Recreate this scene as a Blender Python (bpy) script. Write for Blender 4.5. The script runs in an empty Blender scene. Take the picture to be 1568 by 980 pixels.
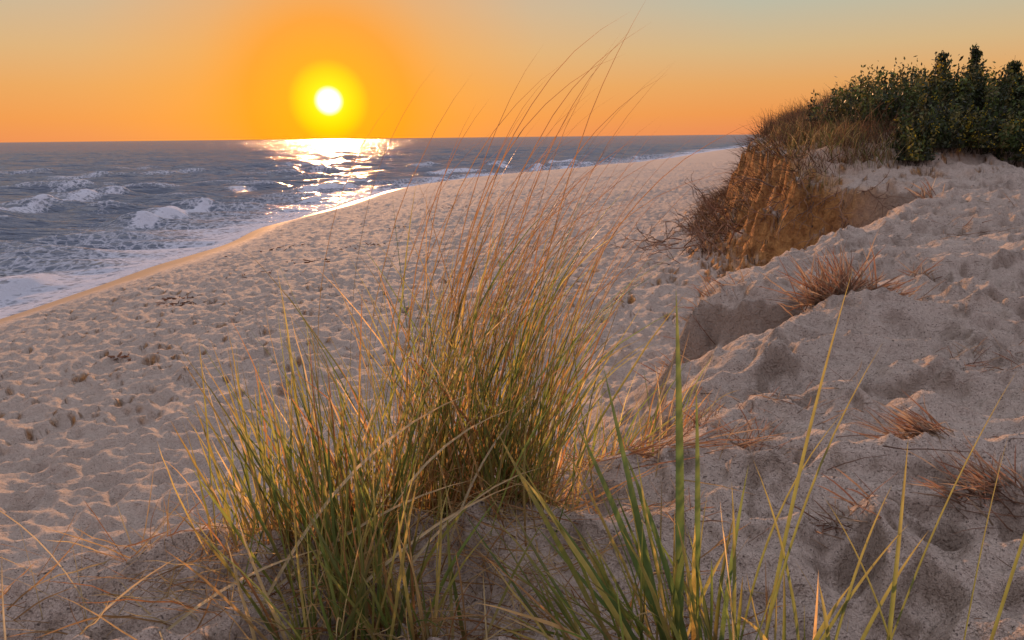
import bpy, math, numpy as np
from mathutils import Vector, Matrix
rng = np.random.default_rng(7)
S = bpy.context.scene
S.view_settings.view_transform='Standard'
S.view_settings.look='None'
S.view_settings.exposure=0

# ------------------------------------------------------------ noise
_ga = np.random.default_rng(3).uniform(0,2*np.pi,256)
GX=np.cos(_ga); GY=np.sin(_ga)
def hsh(ix,iy,seed):
    h=(ix.astype(np.uint32)*np.uint32(374761393)+iy.astype(np.uint32)*np.uint32(668265263)+np.uint32((seed*974711+12345)&0xffffffff))
    h=(h^(h>>np.uint32(13)))*np.uint32(1274126177)
    h=h^(h>>np.uint32(16))
    h=h*np.uint32(2246822519); h=h^(h>>np.uint32(15))
    return h
def gn(x,y,seed=0):
    x=np.asarray(x,dtype=np.float64)+1000.0; y=np.asarray(y,dtype=np.float64)+1000.0
    fx=np.floor(x); fy=np.floor(y); ix=fx.astype(np.int64); iy=fy.astype(np.int64)
    tx=x-fx; ty=y-fy
    u=tx*tx*tx*(tx*(tx*6-15)+10); v=ty*ty*ty*(ty*(ty*6-15)+10)
    def g(i,j):
        h=(hsh(ix+i,iy+j,seed)&np.uint32(255)).astype(np.int64)
        return GX[h]*(tx-i)+GY[h]*(ty-j)
    a=g(0,0); b=g(1,0); c=g(0,1); d=g(1,1)
    return ((a+(b-a)*u)*(1-v)+(c+(d-c)*u)*v)*1.5
def sst(a,b,x):
    t=np.clip((x-a)/(b-a),0,1); return t*t*(3-2*t)
def prints(x,y,cell,seed,rad,dens=1.0):
    """soft trampled dimples with raised rims"""
    X=x/cell; Y=y/cell
    ix=np.floor(X).astype(np.int64); iy=np.floor(Y).astype(np.int64)
    out=np.zeros_like(X)
    for i in(-1,0,1):
        for j in(-1,0,1):
            cx=ix+i; cy=iy+j
            h1=hsh(cx+5000,cy+5000,seed)/4294967296.0
            h2=hsh(cx+5000,cy+5000,seed+1)/4294967296.0
            h3=hsh(cx+5000,cy+5000,seed+2)/4294967296.0
            h4=hsh(cx+5000,cy+5000,seed+3)/4294967296.0
            dx=(X-cx-h1)*cell; dy=(Y-cy-h2)*cell
            an=h3*6.283; c=np.cos(an); s=np.sin(an)
            a=(dx*c+dy*s)/(rad*1.45); b=(-dx*s+dy*c)/(rad*.8)
            q=np.sqrt(a*a+b*b)
            amp=np.where(h4<dens,.45+.55*h4/dens,0)
            out+=amp*(-np.exp(-q*q*1.6)+.45*np.exp(-((q-1.25)**2)*6)*(0.6+.4*a))
    return out
def sdpoly(px,py,P):
    P=np.array(P,float); n=len(P)
    d=np.full(px.shape,1e18); inside=np.zeros(px.shape,bool)
    for i in range(n):
        a=P[i]; b=P[(i+1)%n]
        ex,ey=b-a; wx=px-a[0]; wy=py-a[1]
        t=np.clip((wx*ex+wy*ey)/(ex*ex+ey*ey),0,1)
        bx=wx-ex*t; by=wy-ey*t
        d=np.minimum(d,bx*bx+by*by)
        c=((a[1]<=py)!=(b[1]<=py))
        if ey!=0:
            xi=a[0]+(py-a[1])/ey*ex
            inside^=(c&(px<xi))
    d=np.sqrt(d)
    return np.where(inside,d,-d)

DUNE=[(-60,-14),(-12,-3.5),(-5,-.2),(-2.6,1.05),(-1.7,1.75),(-1.0,2.12),(-.45,2.38),(.0,2.58),(.35,2.8),(.70,3.35),(.95,4.0),(1.35,4.5),(1.95,4.95),(1.30,5.3),(1.6,6.0),
      (2.7,7.0),(3.7,8.2),(4.7,9.3),(5.6,10.3),(5.45,10.9),(5.0,11.3),(4.5,12.2),(4.8,14),(5.6,18),(6.8,22),(9.4,28),(17,50),(47,135),(135,320),(900,2500),(4000,6000),(4500,-4000),(-60,-4000)]
SHORE=[(-60,-60),(-18,-5),(-13.2,8),(-12.2,17.5),(-11.7,23),(-11.5,35),(-9.8,58),(-3,72),(6.5,88),(20,115),(40,165),(62,215),(115,330),(260,600),(1000,2600),(4000,6500),(4500,-4000),(-60,-4000)]

def terrain(x,y,detail=True):
    x=np.asarray(x,float); y=np.asarray(y,float)
    r=np.hypot(x,y)
    w=np.clip(r/10,.35,1.5)
    wx=x+.20*w*gn(x*.9,y*.9,11)+.09*gn(x*2.7,y*2.7,12)+.03*gn(x*8,y*8,15)
    wy=y+.20*w*gn(x*.9,y*.9,13)+.09*gn(x*2.7,y*2.7,14)+.03*gn(x*8,y*8,16)
    d=sdpoly(wx,wy,DUNE)
    ds=sdpoly(x+.5*gn(x*.15,y*.15,21)+1.5*gn(x*.03,y*.03,23)*sst(40,120,r),y,SHORE)
    B=np.where(ds>0,1.6*(1-np.exp(-np.maximum(ds,0)/6.5)),np.maximum(ds*.16,-3.0))
    B=B+.10*gn(x*.22,y*.22,31)*sst(2,6,ds)
    D=2.86+.043*np.maximum(0,np.minimum(x+.6*y-3,30))
    D=D+.08*gn(x*.55,y*.7,41)+.06*gn(x*1.3,y*1.5,42)
    q=y-11.2-.42*(x-4.4)+.5*gn(x*.5,y*.5,43)
    mound=sst(-.3,2.6,q)*sst(60,30,x)
    D=D+mound*(.26+(.74+.25*gn(x*.4,y*.4,44))*sst(-.1,2.8,d))
    cl=sst(-1.2,.4,q)*sst(80,30,y)
    fn=np.interp(d,[-1.6,-1.0,-.45,-.10,.03,.30],[0,.10,.34,.60,.92,1.0])
    rib=.26*(.5-np.abs(gn(x*2.2,y*2.2,48)))+.12*gn(x*3,y*3,47)
    fc=np.interp(d+rib,[-2.4,-1.5,-.8,-.30,-.10,.12,.18,.5],[0,.08,.20,.34,.60,.80,.95,1.0])
    f=fn*(1-cl)+fc*cl
    z=B+(D-B)*f
    if detail:
        dune=sst(.0,.5,d); beach=1-sst(-1.6,-.9,d)
        dry=sst(1.2,3.2,ds)
        near=r<75
        zz=np.zeros_like(z)
        xn=x[near]; yn=y[near]; rn=r[near]
        fade1=sst(66,30,rn); fade2=sst(24,10,rn)
        pb=prints(xn,yn,.36,5,.125)*.066*fade1+prints(xn+7,yn+3,.20,9,.065)*.033*fade2
        rb=(.5-np.abs(gn(xn*2.0,yn*2.8,51)))*.090+gn(xn*7,yn*8,52)*.022*fade2
        pd=prints(xn,yn,.46,15,.13,.85)*.090+prints(xn+5,yn,.22,19,.06,.8)*.048*fade2
        wxn=xn+.25*gn(xn*1.1,yn*1.1,56); wyn=yn+.25*gn(xn*1.1,yn*1.1,57)
        rd=(.35-np.abs(gn(wxn*1.0,wyn*2.1,53)))*.20+(.3-np.abs(gn(wxn*3.0,wyn*4.6,54)))*.095+(.3-np.abs(gn(wxn*7.0,wyn*9,59)))*.036*fade2+gn(xn*20,yn*22,58)*.010*sst(12,4,rn)
        bw=(beach*dry)[near]; dw=dune[near]
        slope=(1-beach[near])*(1-dune[near])
        cr=((gn(xn*5,yn*5,61)*.07+gn(xn*13,yn*13,62)*.035)*(1+.8*cl[near])+(.3-np.abs(gn(xn*2.4,yn*2.4,63)))*.28*cl[near])*slope
        zz=bw*(pb+rb)+dw*(pd+rd)*(1-.6*mound[near])+cr
        zn=z.copy(); zn[near]+=zz
        z=zn
    return z,d,ds,mound,cl

def hgt(x,y):
    return terrain(np.atleast_1d(np.asarray(x,float)),np.atleast_1d(np.asarray(y,float)))[0]

# ------------------------------------------------------------ mesh helpers
def mk(name,V,F,mat,attrs=None,smooth=True,col=None,parent=None):
    me=bpy.data.meshes.new(name)
    V=np.ascontiguousarray(V,dtype=np.float32); F=np.ascontiguousarray(F,dtype=np.int32)
    k=F.shape[1]
    me.vertices.add(len(V)); me.vertices.foreach_set('co',V.ravel())
    me.loops.add(F.size); me.loops.foreach_set('vertex_index',F.ravel())
    me.polygons.add(len(F)); me.polygons.foreach_set('loop_start',np.arange(0,F.size,k,dtype=np.int32))
    try: me.polygons.foreach_set('loop_total',np.full(len(F),k,dtype=np.int32))
    except Exception: pass
    me.update(calc_edges=True)
    me.polygons.foreach_set('use_smooth',np.full(len(F),smooth))
    if attrs:
        for n,a in attrs.items():
            at=me.attributes.new(n,'FLOAT','POINT'); at.data.foreach_set('value',np.ascontiguousarray(a,dtype=np.float32))
    if col is not None:
        at=me.attributes.new('Col','FLOAT_COLOR','POINT')
        c=np.ones((len(V),4),np.float32); c[:,:3]=col
        at.data.foreach_set('color',c.ravel())
    me.materials.append(mat)
    ob=bpy.data.objects.new(name,me); S.collection.objects.link(ob)
    if parent: ob.parent=parent
    return ob

def subset(V,F,mask,attrs):
    F=F[mask]; used=np.unique(F); mp=np.full(len(V),-1,np.int64); mp[used]=np.arange(len(used))
    return V[used],mp[F],{k:a[used] for k,a in attrs.items()}

def polar(radii,angs):
    R,A=np.meshgrid(radii,angs,indexing='ij')
    X=R*np.sin(A); Y=R*np.cos(A)
    nr,na=R.shape
    i=np.arange(nr-1)[:,None]*na; j=np.arange(na)[None,:]; j2=(j+1)%na
    F=np.stack([i+j,i+na+j,i+na+j2,i+j2],-1).reshape(-1,4)[:, ::-1]
    return X.ravel(),Y.ravel(),F

# ------------------------------------------------------------ materials
class NT:
    def __init__(s,name):
        s.m=bpy.data.materials.new(name); s.m.use_nodes=True; s.t=s.m.node_tree
        s.t.nodes.clear(); s.out=s.n('ShaderNodeOutputMaterial')
    def n(s,ty,**kw):
        nd=s.t.nodes.new(ty)
        for k,v in kw.items(): setattr(nd,k,v)
        return nd
    def l(s,a,b): s.t.links.new(a,b)
    def mix(s,f,a,b):
        nd=s.n('ShaderNodeMix',data_type='RGBA')
        for idx,v in ((0,f),(6,a),(7,b)):
            if isinstance(v,bpy.types.NodeSocket): s.l(v,nd.inputs[idx])
            else:
                nd.inputs[idx].default_value = v if idx==0 else (*v,1)
        return nd.outputs[2]
    def math(s,op,a,b=None,c=None,clamp=False):
        nd=s.n('ShaderNodeMath',operation=op,use_clamp=clamp)
        for i,v in enumerate((a,b,c)):
            if v is None: continue
            if isinstance(v,bpy.types.NodeSocket): s.l(v,nd.inputs[i])
            else: nd.inputs[i].default_value=v
        return nd.outputs[0]
    def noise(s,scale,detail=4,rough=.5,vec=None):
        nd=s.n('ShaderNodeTexNoise'); nd.inputs['Scale'].default_value=scale
        nd.inputs['Detail'].default_value=detail; nd.inputs['Roughness'].default_value=rough
        if vec is None:
            g=s.n('ShaderNodeNewGeometry'); vec=g.outputs['Position']
        s.l(vec,nd.inputs['Vector']); return nd.outputs['Fac']
    def rng(s,v,a,b,c=0,d=1):
        nd=s.n('ShaderNodeMapRange'); s.l(v,nd.inputs[0])
        for i,x in enumerate((a,b,c,d)): nd.inputs[i+1].default_value=x
        return nd.outputs[0]
    def attr(s,name):
        return s.n('ShaderNodeAttribute',attribute_name=name)
    def bump(s,h,dist,strength=1,prev=None):
        nd=s.n('ShaderNodeBump'); nd.inputs['Strength'].default_value=strength; nd.inputs['Distance'].default_value=dist
        s.l(h,nd.inputs['Height'])
        if prev is not None: s.l(prev,nd.inputs['Normal'])
        return nd.outputs[0]

def sand_mat():
    s=NT('sand')
    wet=s.attr('wet').outputs['Fac']; clay=s.attr('clay').outputs['Fac']; dk=s.attr('scarp_tone').outputs['Fac']
    big=s.noise(.9,5); mid=s.noise(14,5,.6); fine=s.noise(220,3,.7); speck=s.noise(95,2,.5)
    c=s.mix(s.rng(big,.3,.7),(.44,.345,.275),(.54,.43,.345))
    c=s.mix(s.rng(mid,.35,.7,0,.6),c,(.33,.25,.20))
    c=s.mix(s.rng(fine,.35,.75,0,.6),c,(.68,.56,.46))
    c=s.mix(s.rng(speck,.63,.70,0,.85),c,(.10,.08,.065))
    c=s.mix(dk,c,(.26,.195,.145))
    cn=s.noise(6,6,.65)
    cc=s.mix(s.rng(cn,.3,.7),(.28,.11,.04),(.78,.40,.14))
    c=s.mix(clay,c,cc)
    c=s.mix(wet,c,(.36,.20,.09))  # wet sand, with the golden sunset glow put into its colour
    p=s.n('ShaderNodeBsdfPrincipled'); s.l(c,p.inputs['Base Color'])
    s.l(s.rng(wet,0,1,.9,.42),p.inputs['Roughness'])
    s.l(s.rng(wet,0,1,.12,.3),p.inputs['Specular IOR Level'])
    inv=s.rng(wet,0,.8,1,.03)
    def sc(h): return s.math('MULTIPLY',h,inv)
    b=s.bump(sc(s.noise(5,5,.6)),.14)
    b=s.bump(sc(s.noise(34,5,.65)),.030,1,b)
    b=s.bump(sc(s.noise(110,3,.6)),.008,1,b)
    b=s.bump(s.math('MULTIPLY',cn,clay),.25,1,b)
    s.l(b,p.inputs['Normal']); s.l(p.outputs[0],s.out.inputs[0]); return s.m

def water_mat():
    s=NT('sea_water')
    foam=s.attr('foam').outputs['Fac']
    g=s.n('ShaderNodeNewGeometry')
    mp=s.n('ShaderNodeMapping'); mp.inputs['Scale'].default_value=(.13,1,1); mp.inputs['Rotation'].default_value=(0,0,.13)
    s.l(g.outputs['Position'],mp.inputs['Vector'])
    v=mp.outputs[0]
    n1=s.noise(1.9,5,.55,v); n2=s.noise(8,3,.55,v); n3=s.noise(.5,4,.55,v)
    b=s.bump(n3,1.3); b=s.bump(n1,.42,1,b); b=s.bump(n2,.05,1,b)
    body=s.n('ShaderNodeBsdfDiffuse'); body.inputs['Color'].default_value=(.125,.155,.205,1); s.l(b,body.inputs['Normal'])
    gl=s.n('ShaderNodeBsdfGlossy'); gl.inputs['Color'].default_value=(1,.87,.74,1); gl.inputs['Roughness'].default_value=.12; s.l(b,gl.inputs['Normal'])
    fr=s.n('ShaderNodeFresnel'); fr.inputs['IOR'].default_value=1.33; s.l(b,fr.inputs['Normal'])
    ff=s.math('MINIMUM',s.math('MULTIPLY',fr.outputs[0],.9),.36)
    p=s.n('ShaderNodeMixShader'); s.l(ff,p.inputs[0]); s.l(body.outputs[0],p.inputs[1]); s.l(gl.outputs[0],p.inputs[2])
    vo=s.n('ShaderNodeTexVoronoi',feature='DISTANCE_TO_EDGE'); vo.inputs['Scale'].default_value=2.2
    wn=s.n('ShaderNodeTexNoise'); wn.inputs['Scale'].default_value=2.0; wn.inputs['Detail'].default_value=4
    s.l(g.outputs['Position'],wn.inputs['Vector'])
    add=s.n('ShaderNodeVectorMath',operation='ADD'); s.l(g.outputs['Position'],add.inputs[0]); s.l(wn.outputs['Color'],add.inputs[1])
    s.l(add.outputs[0],vo.inputs['Vector'])
    lace=s.rng(vo.outputs['Distance'],0,.28,1,0)
    fn=s.noise(3.5,6,.65)
    t=s.math('ADD',s.math('MULTIPLY',lace,.45),s.math('MULTIPLY',fn,.8))
    f=s.math('SUBTRACT',s.math('ADD',t,s.math('MULTIPLY',foam,1.15)),1.09)
    f=s.math('MULTIPLY',f,2.4,clamp=True)
    d=s.n('ShaderNodeBsdfDiffuse'); d.inputs['Color'].default_value=(.66,.66,.72,1)
    b2=s.bump(s.noise(9,5,.7),.14); s.l(b2,d.inputs['Normal'])
    mx=s.n('ShaderNodeMixShader'); s.l(f,mx.inputs[0]); s.l(p.outputs[0],mx.inputs[1]); s.l(d.outputs[0],mx.inputs[2])
    s.l(mx.outputs[0],s.out.inputs[0]); return s.m

def leaf_mat(name,trans=.45,rough=.55,spec=.3):
    s=NT(name); a=s.attr('Col')
    nz=s.noise(30,3); c=s.mix(s.rng(nz,.3,.7,0,.35),a.outputs['Color'],(.10,.07,.03))
    p=s.n('ShaderNodeBsdfPrincipled'); s.l(c,p.inputs['Base Color']); p.inputs['Roughness'].default_value=rough
    p.inputs['Specular IOR Level'].default_value=spec
    t=s.n('ShaderNodeBsdfTranslucent'); s.l(c,t.inputs['Color'])
    mx=s.n('ShaderNodeMixShader'); mx.inputs[0].default_value=trans
    s.l(p.outputs[0],mx.inputs[1]); s.l(t.outputs[0],mx.inputs[2]); s.l(mx.outputs[0],s.out.inputs[0]); return s.m

M_sand=sand_mat(); M_water=water_mat()
M_grass=leaf_mat('grass_blade',.62,.36,.5); M_dry=leaf_mat('dry_straw',.45,.6,.3); M_leaf=leaf_mat('shrub_leaf',.35,.5,.35)
M_twig=leaf_mat('twig_bark',.0,.8,.2)

# ------------------------------------------------------------ terrain
rad=[.02,.1,.2,.3]
r=.36
while r<62: rad.append(r); r*=1.0068
while r<6500: rad.append(r); r*=1.03
fa=np.radians(np.arange(-41,41.01,.082)); ca=np.radians(np.arange(42.2,317.9,1.4))
X,Y,F=polar(np.array(rad),np.concatenate([fa,ca]))
Z,d,ds,mound,cl=terrain(X,Y)
nrow=len(rad); ncol=len(fa)+len(ca)
Zg=Z.reshape(nrow,ncol); Xg=X.reshape(nrow,ncol); Yg=Y.reshape(nrow,ncol)
dr=np.gradient(Zg,axis=0)/np.maximum(np.hypot(np.gradient(Xg,axis=0),np.gradient(Yg,axis=0)),1e-6)
dth=(np.roll(Zg,-1,1)-np.roll(Zg,1,1))/np.maximum(np.hypot(np.roll(Xg,-1,1)-np.roll(Xg,1,1),np.roll(Yg,-1,1)-np.roll(Yg,1,1)),1e-6)
slope=np.hypot(dr,dth).ravel()
clay=np.clip(sst(.7,1.5,slope)*cl+.75*sst(-1.5,-.5,d)*sst(.9,.1,d)*cl*sst(-.3,.25,gn(X*1.5,Y*1.5,71)+.15),0,1)
clay=np.maximum(clay,mound*sst(.3,.8,d)*.45)
scarp_tone=sst(.8,1.7,slope)*(1-cl)*sst(-1.2,-.1,d)*.7  # grey-brown tone on steep faces of the near dune edge
wet=sst(.52,.22,Z+.05*gn(X*.8,Y*.8,81))
V=np.stack([X,Y,Z],1)
at={'wet':wet,'clay':clay,'scarp_tone':scarp_tone}
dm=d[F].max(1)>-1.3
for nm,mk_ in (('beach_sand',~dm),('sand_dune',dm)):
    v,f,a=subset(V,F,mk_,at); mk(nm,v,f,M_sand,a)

# ------------------------------------------------------------ ocean
rad=[]; r=9.
while r<420: rad.append(r); r*=1.0055
while r<16000: rad.append(r); r*=1.03
fa=np.radians(np.arange(-50,26,.1)); ca=np.radians(np.arange(27.5,308.5,1.5))
X,Y,F=polar(np.array(rad),np.concatenate([fa,ca]))
R=np.hypot(X,Y); sp=R*.0055*np.where(R>420,8,1)
o=-sdpoly(X+.5*gn(X*.15,Y*.15,21)+1.5*gn(X*.03,Y*.03,23)*sst(40,120,R),Y,SHORE)
h=np.zeros_like(X)
wr=np.random.default_rng(5)
for k in range(34):
    lam=1.4*(8/1.4)**(k/33.); th=math.radians(-10)+wr.normal(0,.27)
    dx,dy=math.sin(-th),-math.cos(th)
    ph=wr.uniform(0,6.28)+1.5*gn(X*.22/lam,Y*.5/lam,200+k)*2
    s_=np.sin((X*dx+Y*dy)*2*math.pi/lam+ph)
    a=.0165*lam**.9
    h+=a*(2*((s_+1)/2)**1.9-.8)*sst(2.2,5,lam/np.maximum(sp,.01))
grp=.75+.6*gn(X*.05,Y*.05,91)
h*=grp
h*=sst(-.5,7,o)*.85+.15*sst(-.5,1,o)
foam=np.zeros_like(X)
for (c0,w,amp,sd_,ff) in ((3.2,.8,.20,101,1.0),(7.2,1.1,.40,102,.95),(12.5,1.3,.46,103,.85),(19,1.5,.52,104,.72),(29,1.7,.52,105,.62),(44,2.0,.50,106,.56),(62,2.2,.5,107,.5)):
    oo=o-c0-1.6*gn(X*.10,Y*.10,sd_+20)-.5*gn(X*.4,Y*.4,sd_+40)
    m=sst(-.15,.3,gn(X*.055+3,Y*.085,sd_))*sst(230,90,R)
    prof=np.where(oo>0,np.exp(-(oo/(w*1.5))**2),np.exp(-(oo/(w*.55))**2))
    h+=amp*m*prof
    foam=np.maximum(foam,ff*m*np.exp(-((oo+.35)/(w*.7))**2))
foam=np.maximum(foam,.86*sst(-.6,-.1,o)*sst(.8,.2,o+.4*gn(X*.5,Y*.5,111)))
foam=np.maximum(foam,.72*sst(6,1.2,o+1.2*gn(X*.3,Y*.3,113)))
foam=np.maximum(foam,.48*sst(15,4,o))
foam=np.maximum(foam,.46*sst(.22,.42,h)*sst(200,60,R))
far=sst(120,200,R)*sst(16,3,o); foam=np.maximum(foam,.75*far*sst(-.1,.3,gn(X*.02,Y*.06,121)))
h+=.06*sst(.8,-.3,o)*sst(-2,-.3,o)
Zw=h+.02*sst(1,0,o)
Zw=np.where(o<-3,-.8*sst(-3,-6,o),Zw)
mk('ocean_water',np.stack([X,Y,Zw],1),F,M_water,{'foam':foam})

# ------------------------------------------------------------ blades
def blades(N,base,L,az,lean,bend,width,c0,c1,c2,seg=9,power=1.6,fold=.35,twist=None,wprof='grass',kink=0):
    base=np.asarray(base,float); 
    A=lambda v:np.broadcast_to(np.asarray(v,float),(N,)).copy()
    L,az,lean,bend,width=map(A,(L,az,lean,bend,width))
    tw=rng.uniform(-1.6,1.6,N) if twist is None else A(twist)
    daz=rng.normal(0,.35,N)
    p=base.copy(); V=[];C=[]
    c0,c1,c2=[np.broadcast_to(np.asarray(c,float),(N,3)) for c in(c0,c1,c2)]
    for k in range(seg+1):
        s=k/seg
        th=lean+bend*s**power
        if kink: th=th+rng.normal(0,kink,N)
        a=az+daz*s
        dirh=np.stack([np.sin(a),np.cos(a),np.zeros(N)],1)
        T=dirh*np.sin(th)[:,None]+np.array([0,0,1.])*np.cos(th)[:,None]
        side=np.stack([np.cos(a),-np.sin(a),np.zeros(N)],1)
        nrm=np.cross(T,side)
        t2=tw*(1+(.8*s if twist is None else .15*s))
        sd_=side*np.cos(t2)[:,None]+nrm*np.sin(t2)[:,None]
        up=np.cross(T,sd_)
        if wprof=='grass': w=width*(.75+.5*s)*(1-s**2.2)**.9 if s<1 else width*.02
        else: w=width*(1-.8*s)
        w=(w*.5)[:,None]
        V.append(np.stack([p-sd_*w,p+up*w*fold*2,p+sd_*w],1))
        cc=c0+(c1-c0)*min(1,s*2.2) if s<.45 else c1+(c2-c1)*((s-.45)/.55)
        C.append(np.repeat(cc[:,None,:],3,1))
        p=p+T*(L/seg)[:,None]
    V=np.stack(V,1); C=np.stack(C,1)
    n=(seg+1)*3
    b=np.arange(N)[:,None,None]*n; k=np.arange(seg)[None,:,None]*3; j=np.arange(2)[None,None,:]
    i=b+k+j
    F=np.stack([i,i+1,i+4,i+3],-1).reshape(-1,4)
    return V.reshape(-1,3),F,C.reshape(-1,3)
class Acc:
    def __init__(s): s.V=[];s.F=[];s.C=[];s.n=0
    def add(s,t):
        V,F,C=t; s.V.append(V); s.F.append(F+s.n); s.C.append(C); s.n+=len(V)
    def make(s,name,mat,smooth=True):
        return mk(name,np.concatenate(s.V),np.concatenate(s.F),mat,col=np.concatenate(s.C),smooth=smooth)

GREENS=np.array([(.18,.25,.05),(.27,.32,.07),(.38,.38,.09),(.14,.20,.05),(.54,.44,.12)])
TANS=np.array([(.66,.44,.19),(.54,.31,.13),(.74,.55,.27),(.42,.20,.08)])
def cols(N,ptan=.2,var=.2):
    g=GREENS[rng.integers(0,len(GREENS),N)]; t=TANS[rng.integers(0,len(TANS),N)]
    m=(rng.random(N)<ptan)[:,None]
    c1=np.where(m,t,g)*(1+rng.normal(0,var,(N,1)).clip(-.5,.6))
    c0=np.where(rng.random((N,1))<.6,TANS[rng.integers(0,4,N)]*.75,c1)
    c2=c1*.45+TANS[rng.integers(0,4,N)]*.55
    c2=np.where(rng.random((N,1))<.45,c1*1.15,c2)
    return c0,c1,c2
def at_ground(x,y,sink=.02):
    z=hgt(x,y)-sink
    return np.stack([x,y,z],1)
def tuft(acc,cx,cy,sx,sy,N,L0,L1,az,azs,l0,l1,b0,b1,w0,w1,ptan=.2,sink=.02,pw=1.5):
    x=cx+rng.normal(0,sx,N); y=cy+rng.normal(0,sy,N)
    c=cols(N,ptan)
    L=L0+(L1-L0)*rng.random(N)**pw
    acc.add(blades(N,at_ground(x,y,sink),L,az+rng.normal(0,azs,N),rng.uniform(l0,l1,N),rng.uniform(b0,b1,N),rng.uniform(w0,w1,N),*c,kink=.03))

R2=math.radians
acc=Acc()
for (cx,cy,sx,sy,N,L0,L1) in ((.01,2.08,.07,.06,80,.35,1.04),(-.13,2.10,.08,.06,100,.35,1.10),(-.28,2.03,.07,.07,90,.3,1.04),(.08,2.16,.05,.05,32,.3,.9),(-.07,1.93,.08,.05,52,.25,.85),(-.34,1.86,.05,.05,46,.25,.8)):
    tuft(acc,cx,cy,sx,sy,N,L0,L1,R2(75),.9,.02,.42,.1,.9,.004,.009,.28)
    tuft(acc,cx,cy,sx*1.2,sy*1.2,N//3,L0,L1*.95,R2(-70),.7,.1,.48,-.1,.5,.004,.008,.3)
    tuft(acc,cx,cy,sx*1.2,sy*1.2,N//2,.12,.4,R2(0),3,.1,.8,.2,1.3,.003,.006,.85)
N=110
x=-.15+rng.normal(0,.13,N); y=2.08+rng.normal(0,.07,N)
red=np.array([.40,.18,.08])
acc.add(blades(N,at_ground(x,y),rng.uniform(.9,1.42,N),R2(85)+rng.normal(0,.4,N),rng.uniform(-.04,.26,N),rng.uniform(.5,1.5,N),rng.uniform(.0024,.0040,N),(.2,.2,.06),(.3,.22,.09),red,seg=16,power=2.2,kink=.02))
P=[(-.16,2.1,1.62,88,.00,1.20),(-.12,2.12,1.58,92,.03,1.15),(-.03,2.1,1.55,92,.14,.45),(.02,2.14,1.50,86,.17,1.25),(-.1,2.15,1.50,80,.10,1.1),(-.2,2.05,1.50,90,.02,1.35),(-.18,2.1,1.45,84,.0,1.1),(-.1,2.1,1.5,88,.08,.8),(-.22,2.08,1.40,92,.05,.7),(-.3,2.02,1.25,88,.0,.8)]
P=np.array(P); n=len(P)
acc.add(blades(n,at_ground(P[:,0],P[:,1]),P[:,2],np.radians(P[:,3]),P[:,4],P[:,5],.0040,(.2,.2,.06),(.32,.2,.08),red,seg=18,power=2.4,kink=.015,twist=1.3))
acc.make('beach_grass',M_grass)

acc=Acc()
for (cx,cy,sx,sy,N,L0,L1) in ((-.45,1.72,.07,.06,64,.25,.70),(-.56,1.80,.08,.06,54,.25,.70),(-.36,1.58,.06,.05,54,.2,.6),(-.42,1.46,.06,.04,46,.2,.55),(-.70,1.82,.06,.05,20,.2,.45),(-.24,1.48,.06,.04,30,.2,.45)):
    tuft(acc,cx,cy,sx,sy,N,L0,L1,R2(-70),.9,.02,.48,-.25,.40,.005,.012,.18)
    tuft(acc,cx,cy,sx,sy,N//3,L0,L1,R2(70),.9,.05,.5,0,.6,.005,.010,.18)
    tuft(acc,cx,cy,sx*1.3,sy*1.3,N//2,.10,.36,R2(0),3,.2,1.0,.2,1.2,.003,.006,.8)
acc.make('beach_grass',M_grass)

# foreground blades, rooted just below the frame
GC=((.15,.20,.06),(.14,.24,.07),(.26,.32,.10))
acc=Acc()
tuft(acc,.33,1.42,.06,.04,34,.25,.62,R2(-70),.9,.05,.5,-.1,.5,.008,.015,.05)
tuft(acc,.22,1.40,.07,.04,34,.2,.45,R2(-80),.7,.3,.9,.1,.6,.005,.010,.3)
tuft(acc,.50,1.42,.10,.04,34,.15,.42,R2(-60),1.4,.05,.5,.0,.5,.006,.012,.1)
P=np.array([(.36,1.45,.84,-80,.03,.05,.022),(.33,1.43,.66,-75,.22,.1,.020),(.40,1.47,.66,-80,.02,.06,.015),(.45,1.46,.5,80,.05,.1,.013),(.29,1.4,.48,-80,.50,.25,.018),(.38,1.42,.50,-70,.25,.3,.018),(.31,1.45,.40,-80,.75,.2,.014),(.34,1.44,.58,-78,.34,.12,.018)])
acc.add(blades(len(P),at_ground(P[:,0],P[:,1]),P[:,2],np.radians(P[:,3]),P[:,4],P[:,5],P[:,6],*GC,twist=1.35,seg=12))
acc.make('beach_grass',M_grass)
acc=Acc()
P=np.array([(.52,1.42,.98,80,.10,.13,.010),(.50,1.5,.7,85,.1,.5,.006),(.82,1.45,.66,-80,.01,.02,.011),(.86,1.42,.5,-60,.3,.4,.006),
            (.99,1.4,.72,80,.16,.15,.010),(1.08,1.42,.62,75,.35,.25,.009),(.62,1.4,.55,-80,.15,.3,.007),(.70,1.42,.42,70,.4,.3,.012),(.48,1.45,.5,-80,.02,.1,.010),(.66,1.40,.5,70,.15,.2,.008),(.92,1.36,.55,40,.2,.5,.007),(.58,1.38,.45,75,.5,.4,.010),(1.15,1.4,.45,60,.4,.3,.008),(.60,1.42,.30,80,.3,.3,.014),(.68,1.40,.28,-80,.1,.2,.012),(.50,1.38,.8,88,.14,.3,.006),(.76,1.4,.8,85,.2,.2,.005),(1.2,1.5,.7,80,.05,.3,.006)])
acc.add(blades(len(P),at_ground(P[:,0],P[:,1]),P[:,2],np.radians(P[:,3]),P[:,4],P[:,5],P[:,6],(.17,.20,.06),(.23,.27,.08),(.48,.40,.14),twist=1.3,seg=12))
acc.make('beach_grass',M_grass)
acc=Acc()
tuft(acc,.60,3.15,.10,.08,45,.2,.55,R2(70),.7,.1,.7,.1,.9,.004,.008,.45)
tuft(acc,.36,2.6,.07,.06,40,.2,.5,R2(70),.9,.1,.7,.1,.8,.004,.008,.3)
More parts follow.
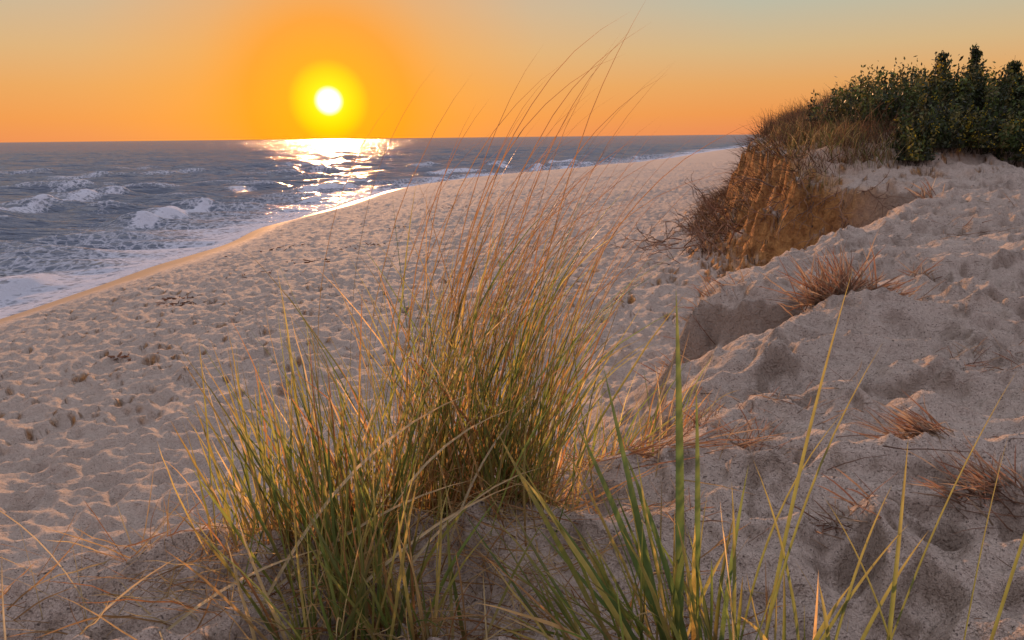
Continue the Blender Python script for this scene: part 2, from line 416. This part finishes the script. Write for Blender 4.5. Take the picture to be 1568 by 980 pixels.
acc.make('beach_grass',M_grass)

# pale dry stems arching through the clump
acc=Acc()
P=np.array([(-.60,1.55,.75,70,.55,.9,.009),(-.52,1.5,.70,75,.75,.6,.009),(-.62,1.62,.62,80,.9,.5,.008),(-.35,1.55,.6,62,.6,.9,.007),(-1.0,1.6,.45,-70,.5,.6,.007),(-1.25,1.55,.35,-40,.4,.5,.007),(-.85,1.5,.5,80,.9,.7,.008),(-1.1,1.42,.3,-20,.2,.4,.007),(-1.05,1.45,.4,60,.8,.4,.006),(-.40,1.70,.62,70,.5,.8,.008),(-.2,1.8,.6,70,.3,.9,.007)])
acc.add(blades(len(P),at_ground(P[:,0],P[:,1]),P[:,2],np.radians(P[:,3]),P[:,4],P[:,5],P[:,6],(.6,.48,.25),(.75,.62,.38),(.6,.42,.2),twist=1.0))
for (cx,cy,s,N,L0,L1) in ((-.05,2.0,.16,220,.1,.36),(-.45,1.65,.16,220,.1,.36),(-.85,1.65,.12,90,.1,.32),(.05,1.7,.14,120,.1,.4),(.3,2.45,.12,70,.12,.38),(.45,1.65,.2,60,.08,.3),(-.1,1.5,.2,110,.1,.3),(-1.2,1.6,.1,40,.1,.3)):
    x=cx+rng.normal(0,s,N); y=cy+rng.normal(0,s*.7,N)
    t=TANS[rng.integers(0,4,N)]
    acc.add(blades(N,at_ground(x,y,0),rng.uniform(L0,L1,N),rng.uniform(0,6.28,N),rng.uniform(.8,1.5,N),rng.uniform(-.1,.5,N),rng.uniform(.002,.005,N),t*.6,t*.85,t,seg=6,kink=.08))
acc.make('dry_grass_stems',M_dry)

STR=np.array([(.50,.33,.22),(.42,.24,.16),(.34,.17,.11),(.60,.44,.30)])
def straw(cx,cy,s,N,L0,L1,az,azs=.6,l0=.6,l1=1.5,w=.004):
    a=Acc(); x=cx+rng.normal(0,s,N); y=cy+rng.normal(0,s*.7,N); t=STR[rng.integers(0,4,N)]*.85
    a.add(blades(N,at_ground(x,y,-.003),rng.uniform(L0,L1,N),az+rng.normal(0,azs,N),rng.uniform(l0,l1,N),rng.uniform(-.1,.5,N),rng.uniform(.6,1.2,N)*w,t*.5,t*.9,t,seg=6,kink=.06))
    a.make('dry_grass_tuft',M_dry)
straw(2.08,4.75,.09,300,.14,.44,R2(-50),1.3,.1,1.5,.011)
straw(2.25,4.65,.10,110,.1,.3,R2(90),.9,.7,1.5,.009)
straw(1.45,5.45,.18,70,.1,.3,R2(-60),.9,.5,1.5,.008)
straw(.98,4.1,.06,50,.1,.26,R2(200),1.2,.3,1.6,.006)
straw(1.42,2.45,.05,130,.06,.2,R2(-70),.7,.8,1.5,.006)
straw(1.42,2.05,.05,150,.06,.22,R2(-60),.8,.7,1.5,.006)
straw(.95,1.98,.05,46,.05,.16,R2(-60),1.2,.8,1.5,.006)
straw(.84,2.55,.06,60,.05,.18,R2(60),1.5,.6,1.5,.005)
straw(.75,2.85,.04,30,.05,.16,R2(10),1.0,.1,.9,.005)
straw(.40,2.50,.10,90,.1,.42,R2(80),.4,1.1,1.5,.006)
straw(2.9,5.3,.06,30,.08,.2,R2(60),1.4,.6,1.5,.007)
straw(4.95,9.0,.05,18,.15,.35,R2(-30),.8,.2,1.2,.018)
straw(5.7,8.4,.3,30,.1,.3,R2(-30),1.8,.8,1.5,.010)
straw(.42,1.95,.06,34,.05,.15,R2(60),1.5,.8,1.5,.005)
straw(1.15,3.0,.12,50,.05,.18,R2(60),1.5,.9,1.5,.005)
straw(2.2,3.4,.15,50,.06,.2,R2(60),1.5,.9,1.5,.005)
straw(4.2,7.0,.2,40,.1,.28,R2(60),1.5,.9,1.5,.008)

acc=Acc(); N=1500
x=rng.uniform(.3,8,N); y=rng.uniform(1.4,11,N); _,dd,_,_,_=terrain(x,y,False); k=(dd>.15)&(gn(x*1.2,y*1.2,501)>-.1); x=x[k];y=y[k];N=len(x)
t=np.array([(.10,.06,.04)])*rng.uniform(.6,3,(N,1))
acc.add(blades(N,at_ground(x,y,-.004),rng.uniform(.015,.08,N),rng.uniform(0,6.28,N),rng.uniform(1.35,1.6,N),rng.uniform(-.1,.2,N),rng.uniform(.002,.005,N),t,t,t,seg=3))
P=np.array([(1.10,2.42,.40,100,1.5,.05,.007),(1.2,2.3,.3,110,1.5,.0,.006),(.98,2.2,.25,60,1.5,.0,.005)])
acc.add(blades(3,at_ground(P[:,0],P[:,1],-.02),P[:,2],np.radians(P[:,3]),P[:,4],P[:,5],P[:,6],(.14,.08,.06),(.16,.09,.06),(.14,.08,.06),wprof='stick',kink=.06))
acc.make('twig_litter',M_twig)

def blobs(name,x,y,size,col,mat,sink=.2):
    ph=(1+5**.5)/2
    ico=np.array([(-1,ph,0),(1,ph,0),(-1,-ph,0),(1,-ph,0),(0,-1,ph),(0,1,ph),(0,-1,-ph),(0,1,-ph),(ph,0,-1),(ph,0,1),(-ph,0,-1),(-ph,0,1)])/1.9
    fc=np.array([(0,11,5),(0,5,1),(0,1,7),(0,7,10),(0,10,11),(1,5,9),(5,11,4),(11,10,2),(10,7,6),(7,1,8),(3,9,4),(3,4,2),(3,2,6),(3,6,8),(3,8,9),(4,9,5),(2,4,11),(6,2,10),(8,6,7),(9,8,1)])
    N=len(x); z=hgt(x,y)
    sc=size[:,None]*rng.uniform(.6,1.3,(N,3))*np.array([1,1,.6])
    V=ico[None]*sc[:,None,:]*rng.uniform(.85,1.15,(N,12,1))+np.stack([x,y,z+size*sink],1)[:,None,:]
    F=(np.arange(N)[:,None,None]*12+fc[None]).reshape(-1,3)
    return mk(name,V.reshape(-1,3),F,mat,col=np.repeat(col,12,0))
N=420
x=rng.uniform(.3,5,N); y=rng.uniform(1.4,7,N); dd=terrain(x,y,False)[1]; k=dd>.1; x=x[k];y=y[k];N=len(x)
blobs('pebbles',x,y,.003+.007*rng.random(N)**3,rng.uniform(.12,.55,(N,1))*np.array([[1,.85,.7]]),M_twig)

acc=Acc()
for (cx,cy,sx,sy,N) in ((-6.1,13.8,.28,.12,34),(-6.4,14.5,.22,.1,18),(-5.2,9.8,.16,.05,16),(-4.8,18.2,.4,.2,26),(-6.8,22,.5,.3,20),(-4.1,20.6,.4,.2,16),(-2.5,30,.8,.4,16),(-5.8,16.5,.5,.2,12),(-3.3,25,.7,.3,14)):
    x=cx+rng.normal(0,sx,N); y=cy+rng.normal(0,sy,N); t=np.array([[.18,.08,.045]])*rng.uniform(.5,1.6,(N,1))
    acc.add(blades(N,at_ground(x,y,-.01),rng.uniform(.06,.2,N),rng.uniform(0,6.28,N),rng.uniform(1.2,1.7,N),rng.uniform(-.2,.4,N),rng.uniform(.02,.05,N),t,t,t,seg=4))
acc.make('seaweed',M_twig)

# ------------------------------------------------------------ mound vegetation
def samp(n,x0,x1,y0,y1):
    x=rng.uniform(x0,x1,n); y=rng.uniform(y0,y1,n)
    z,dd,_,m,c=terrain(x,y); q=y-11.2-.42*(x-4.4)
    return x,y,z,dd,m,q
acc=Acc()
x,y,z,dd,m,q=samp(130000,3.6,20,11.2,42)
k=(dd>-1.25)&(dd<3.0)&(q>.9)&(rng.random(len(x))<np.where(y<27,1,.35))&(gn(x*1.2,y*1.2,301)>-.34)
k&=((dd>.1))|((y>14.4+.9*gn(x,y*2,305)))
x,y,z,dd=x[k],y[k],z[k],dd[k]; x=x[:20000];y=y[:20000];z=z[:20000];dd=dd[:20000]; N=len(x)
t=np.array([(.13,.05,.03),(.17,.07,.035),(.24,.11,.05),(.08,.05,.03),(.12,.10,.04)])[rng.integers(0,5,N)]*rng.uniform(.5,1.3,(N,1))
out=np.where(dd<.3,R2(-80),R2(0))
clump=.5+1.0*np.clip(gn(x*.9,y*.9,303)+.4,0,1)
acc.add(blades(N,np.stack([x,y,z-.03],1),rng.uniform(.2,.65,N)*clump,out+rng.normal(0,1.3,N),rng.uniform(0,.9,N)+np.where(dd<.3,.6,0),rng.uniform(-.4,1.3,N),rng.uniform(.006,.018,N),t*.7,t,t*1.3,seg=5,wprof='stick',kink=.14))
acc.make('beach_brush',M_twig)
acc=Acc()
x,y,z,dd,m,q=samp(40000,4,10,11.2,19)
k=(dd>.1)&(dd<3.4)&(q>.5)&(gn(x*1.1,y*1.1,311)>.02); x,y,z=x[k],y[k],z[k]; N=min(len(x),2600); x,y,z=x[:N],y[:N],z[:N]
c=cols(N,.55)
acc.add(blades(N,np.stack([x,y,z-.02],1),rng.uniform(.25,.6,N),R2(40)+rng.normal(0,1.2,N),rng.uniform(0,.6,N),rng.uniform(.2,1.6,N),rng.uniform(.006,.015,N),*[ci*.55 for ci in c],seg=6,kink=.05))
acc.make('dune_grass',M_dry)

def leaves(P,size,col,up=.3):
    N=len(P); a=rng.normal(0,1,(N,3)); a[:,2]+=up; a/=np.linalg.norm(a,axis=1)[:,None]
    b=np.cross(a,rng.normal(0,1,(N,3))); b/=np.linalg.norm(b,axis=1)[:,None]
    s=size[:,None]
    V=np.stack([P-a*s*.5,P+b*s*.26,P+a*s*.6,P-b*s*.26],1).reshape(-1,3)
    F=np.arange(N*4).reshape(-1,4)
    return V,F,np.repeat(col,4,0)
LG=np.array([(.026,.046,.014),(.042,.07,.018),(.09,.12,.028),(.015,.026,.012),(.13,.11,.03)])
def shrub(name,cx,cy,rx,h,N,tint=1.0,yellow=0):
    cz=float(hgt(cx,cy)[0]); a=Acc()
    ns=50; x=cx+rng.normal(0,rx*.35,ns); y=cy+rng.normal(0,rx*.35,ns)
    bt=np.array([[.07,.045,.03]]*ns)
    a.add(blades(ns,np.stack([x,y,np.full(ns,cz-.1)],1),rng.uniform(.6,1.3,ns)*h,rng.uniform(0,6.28,ns),rng.uniform(0,.6,ns),rng.uniform(-.3,.3,ns),.02,bt,bt,bt,seg=5,wprof='stick'))
    nt=int(N/36); u=rng.normal(0,1,(nt,3)); u/=np.linalg.norm(u,axis=1)[:,None]; u[:,2]=np.abs(u[:,2])
    rr=rng.uniform(.3,1.15,nt)**.6
    T=np.array([cx,cy,cz])+u*rr[:,None]*np.array([rx,rx,h])
    T[:,2]+=.4*h*gn(T[:,0]*3,T[:,1]*3,400)
    idx=rng.integers(0,nt,N)
    o_=rng.normal(0,1,(N,3))*np.array([.04,.04,.14])
    Pp=T[idx]+o_; Pp[:,2]=np.maximum(Pp[:,2],cz+.02)
    tc=LG[rng.integers(0,5,nt)]*rng.uniform(.35,1.7,(nt,1))*tint
    a.add(leaves(Pp,rng.uniform(.04,.095,N),tc[idx]*rng.uniform(.7,1.3,(N,1)),.8))
    if yellow:
        sel=np.argsort(-(T[:,2]-.6*T[:,1]+rng.normal(0,.35,nt)))[:yellow]
        idx=sel[rng.integers(0,len(sel),yellow*16)]
        Py=T[idx]+rng.normal(0,1,(len(idx),3))*np.array([.035,.035,.07])+np.array([0,0,.08])
        a.add(leaves(Py,rng.uniform(.025,.055,len(idx)),np.array([[.70,.48,.03]])*rng.uniform(.6,1.2,(len(idx),1))))
    return a.make(name,M_leaf,False)
for (cx,cy,rx,h,N,yl) in ((6.9,12.9,.5,.45,3000,10),(7.7,13.1,.6,.55,4500,20),(8.6,13.3,.7,.6,5500,30),(9.6,13.7,.75,.62,6000,36),(10.5,14.2,.8,.65,6000,36),
        (7.1,14.2,.8,.55,5000,6),(8.2,14.6,.95,.65,6000,10),(9.3,15.0,1.0,.7,6500,10),(10.6,15.4,1.1,.75,6000,10),(11.8,15.4,1.1,.8,5000,8),(11.4,14.4,.9,.65,5000,18),(6.9,15.6,.9,.5,3500,0),(8.0,16.4,1.1,.6,4500,0),(9.6,16.6,1.1,.65,4500,0),(6.5,12.5,.3,.32,1100,6)):
    shrub('goldenrod_shrub' if yl>12 else 'bayberry_shrub',cx,cy,rx,h,N,1,yl)
def cedar(cx,cy,h,w,N=2200):
    cz=float(hgt(cx,cy)[0]); a=Acc()
    bt=np.array([[.06,.04,.03]])
    a.add(blades(1,np.array([[cx,cy,cz-.1]]),h+.1,0,0,.03,.05,bt,bt,bt,seg=5,wprof='stick'))
    nb=70
    br=rng.integers(0,nb,N); ba=rng.uniform(0,6.28,nb); bh=rng.random(nb)**.9; bl=w*(1.08-bh)**.6*rng.uniform(.6,1.3,nb)
    s=rng.random(N)**.7
    rr=bl[br]*s
    P=np.stack([cx+rr*np.cos(ba[br]),cy+rr*np.sin(ba[br]),cz+h*bh[br]*.9+rr*1.1],1)+rng.normal(0,.025,(N,3))
    c=LG[rng.integers(0,4,N)]*.8*rng.uniform(.5,1.4,(N,1))
    a.add(leaves(P,rng.uniform(.04,.08,N),c,1.6)); a.make('young_cedar_tree',M_leaf,False)
for c_ in ((8.75,15.0,1.35,.16),(9.45,14.9,1.2,.2),(9.85,14.8,1.2,.16),(10.25,15.0,1.42,.16),(8.15,15.0,1.0,.18),(10.7,15.3,1.4,.16)):
    cedar(*c_)

def branch(a,p,dirv,L,w,depth):
    n=7; pts=[np.array(p,float)]; dv=np.array(dirv,float); dv/=np.linalg.norm(dv)
    for i in range(n):
        dv=dv+rng.normal(0,.2,3); dv/=np.linalg.norm(dv); pts.append(pts[-1]+dv*L/n)
        if depth>0 and i>0 and rng.random()<.65:
            nd=dv+rng.normal(0,.65,3); branch(a,pts[-1],nd,L*rng.uniform(.35,.6),w*.6,depth-1)
    pts=np.array(pts); m=5
    ang=np.arange(m)/m*6.283; V=[]
    for i,pt in enumerate(pts):
        t=pts[min(i+1,n)]-pts[max(i-1,0)]; t/=np.linalg.norm(t)
        s=np.cross(t,(0,.1,1)); s/=np.linalg.norm(s)+1e-9; b=np.cross(t,s); rr=w*(1-.75*i/n)
        V.append(pt+rr*(np.cos(ang)[:,None]*s+np.sin(ang)[:,None]*b))
    V=np.concatenate(V); F=[]
    for i in range(n):
        for j in range(m): F.append((i*m+j,i*m+(j+1)%m,(i+1)*m+(j+1)%m,(i+1)*m+j))
    c=np.array([.26,.15,.10])*rng.uniform(.5,1.3)
    a.add((V,np.array(F),np.tile(c,(len(V),1))))
a=Acc()
for i in range(36):
    bx=rng.uniform(3.4,4.8); by=rng.uniform(13.5,18.0); bz=float(hgt(bx,by)[0])
    branch(a,(bx,by,bz+.02),(rng.uniform(-1,.2),rng.uniform(-.6,.6),rng.uniform(-.1,.35)),rng.uniform(.5,1.2),.017,2)
a.make('fallen_branches',M_twig)
# roots hanging out of the eroded lip
a=Acc()
bxs=rng.uniform(4.3,6.6,420); bys=rng.uniform(10.9,14,420); zzs,dds,_,_,_=terrain(bxs,bys)
for bx,by,zz_,dd_ in zip(bxs,bys,zzs,dds):
    if not(-.25<dd_<.25) or rng.random()<.35: continue
    branch(a,(bx,by,zz_+.01),(rng.uniform(-.9,.5),rng.uniform(-.9,.0),rng.uniform(-1.1,.1)),rng.uniform(.2,.8),.010,1)
a.make('exposed_roots',M_twig)

# ------------------------------------------------------------ sky, sun, camera
AZ,EL=R2(-12.9),R2(2.6)
sd=Vector((math.sin(AZ)*math.cos(EL),math.cos(AZ)*math.cos(EL),math.sin(EL)))
W=bpy.data.worlds.new('World'); S.world=W; W.use_nodes=True; t=W.node_tree; t.nodes.clear()
N_=t.nodes.new; Lk=t.links.new
out=N_('ShaderNodeOutputWorld'); tc=N_('ShaderNodeTexCoord')
nrm=N_('ShaderNodeVectorMath'); nrm.operation='NORMALIZE'; Lk(tc.outputs['Generated'],nrm.inputs[0])
sep=N_('ShaderNodeSeparateXYZ'); Lk(nrm.outputs[0],sep.inputs[0])
def ramp(inp,stops):
    r=N_('ShaderNodeValToRGB'); e=r.color_ramp.elements
    while len(e)<len(stops): e.new(.5)
    for el,(p,c) in zip(e,stops): el.position=p
    for el,(p,c) in zip(e,stops): el.color=c if len(c)==4 else (*c,1)
    Lk(inp,r.inputs[0]); return r
base=ramp(sep.outputs['Z'],[(0,(.84,.27,.10)),(.025,(.86,.32,.085)),(.06,(.80,.39,.13)),(.10,(.68,.47,.24)),(.15,(.52,.50,.38)),(.20,(.42,.48,.47)),(.35,(.50,.52,.60)),(1,(.76,.76,.92))])  # unseen overhead stops are brightened to add light on the sand
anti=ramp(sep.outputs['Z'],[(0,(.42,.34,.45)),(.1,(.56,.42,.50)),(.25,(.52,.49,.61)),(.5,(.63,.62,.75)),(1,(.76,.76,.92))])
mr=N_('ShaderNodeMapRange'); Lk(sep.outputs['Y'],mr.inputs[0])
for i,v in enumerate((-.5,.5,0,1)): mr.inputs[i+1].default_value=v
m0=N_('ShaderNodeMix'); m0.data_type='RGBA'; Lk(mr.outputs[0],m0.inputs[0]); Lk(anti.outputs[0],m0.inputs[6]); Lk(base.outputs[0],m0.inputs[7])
dot=N_('ShaderNodeVectorMath'); dot.operation='DOT_PRODUCT'; Lk(nrm.outputs[0],dot.inputs[0]); dot.inputs[1].default_value=sd
ac=N_('ShaderNodeMath'); ac.operation='ARCCOSINE'; Lk(dot.outputs['Value'],ac.inputs[0])
dg=N_('ShaderNodeMath'); dg.operation='MULTIPLY'; Lk(ac.outputs[0],dg.inputs[0]); dg.inputs[1].default_value=57.2958/30
gl=ramp(dg.outputs[0],[(0,(1,.95,.10,1)),(.040,(1,.86,.0,1)),(.070,(1,.64,.0,1)),(.095,(1,.40,.003,.96)),(.18,(1,.345,.008,.90)),(.30,(.98,.37,.03,.58)),(.52,(.95,.40,.08,.28)),(1,(.9,.4,.12,0))])
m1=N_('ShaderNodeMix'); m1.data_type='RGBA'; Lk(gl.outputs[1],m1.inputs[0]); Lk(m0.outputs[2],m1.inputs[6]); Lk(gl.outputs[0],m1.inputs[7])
disc=ramp(dg.outputs[0],[(.020,(1,1,1)),(.034,(0,0,0))])
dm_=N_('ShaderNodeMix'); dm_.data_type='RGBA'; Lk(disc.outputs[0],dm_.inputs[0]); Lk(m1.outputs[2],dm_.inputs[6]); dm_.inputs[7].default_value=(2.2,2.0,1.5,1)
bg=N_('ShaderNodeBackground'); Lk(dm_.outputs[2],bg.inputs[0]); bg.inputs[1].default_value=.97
sky=N_('ShaderNodeTexSky'); sky.sky_type='NISHITA'; sky.sun_disc=False; sky.sun_elevation=EL; sky.sun_rotation=AZ%(2*math.pi)
bg2=N_('ShaderNodeBackground'); Lk(sky.outputs[0],bg2.inputs[0]); bg2.inputs[1].default_value=.004
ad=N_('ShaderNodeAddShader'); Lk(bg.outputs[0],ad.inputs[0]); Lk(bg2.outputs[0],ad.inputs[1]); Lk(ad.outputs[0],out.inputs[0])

L=bpy.data.lights.new('sun','SUN'); L.energy=5; L.angle=R2(1.0); L.color=(1,.50,.24)
lo=bpy.data.objects.new('sun',L); S.collection.objects.link(lo)
EL2=R2(7.5); s2=Vector((math.sin(AZ)*math.cos(EL2),math.cos(AZ)*math.cos(EL2),math.sin(EL2)))
lo.rotation_euler=(-s2).to_track_quat('-Z','Y').to_euler()

cam=bpy.data.cameras.new('camera'); co=bpy.data.objects.new('camera',cam); S.collection.objects.link(co)
cam.sensor_width=36; cam.lens=18/math.tan(R2(34)); cam.clip_start=.05; cam.clip_end=40000
co.matrix_world=Matrix.Translation((0,0,4.0))@Matrix.Rotation(R2(90-13.57),4,'X')@Matrix.Rotation(R2(-.61),4,'Z')
S.camera=co
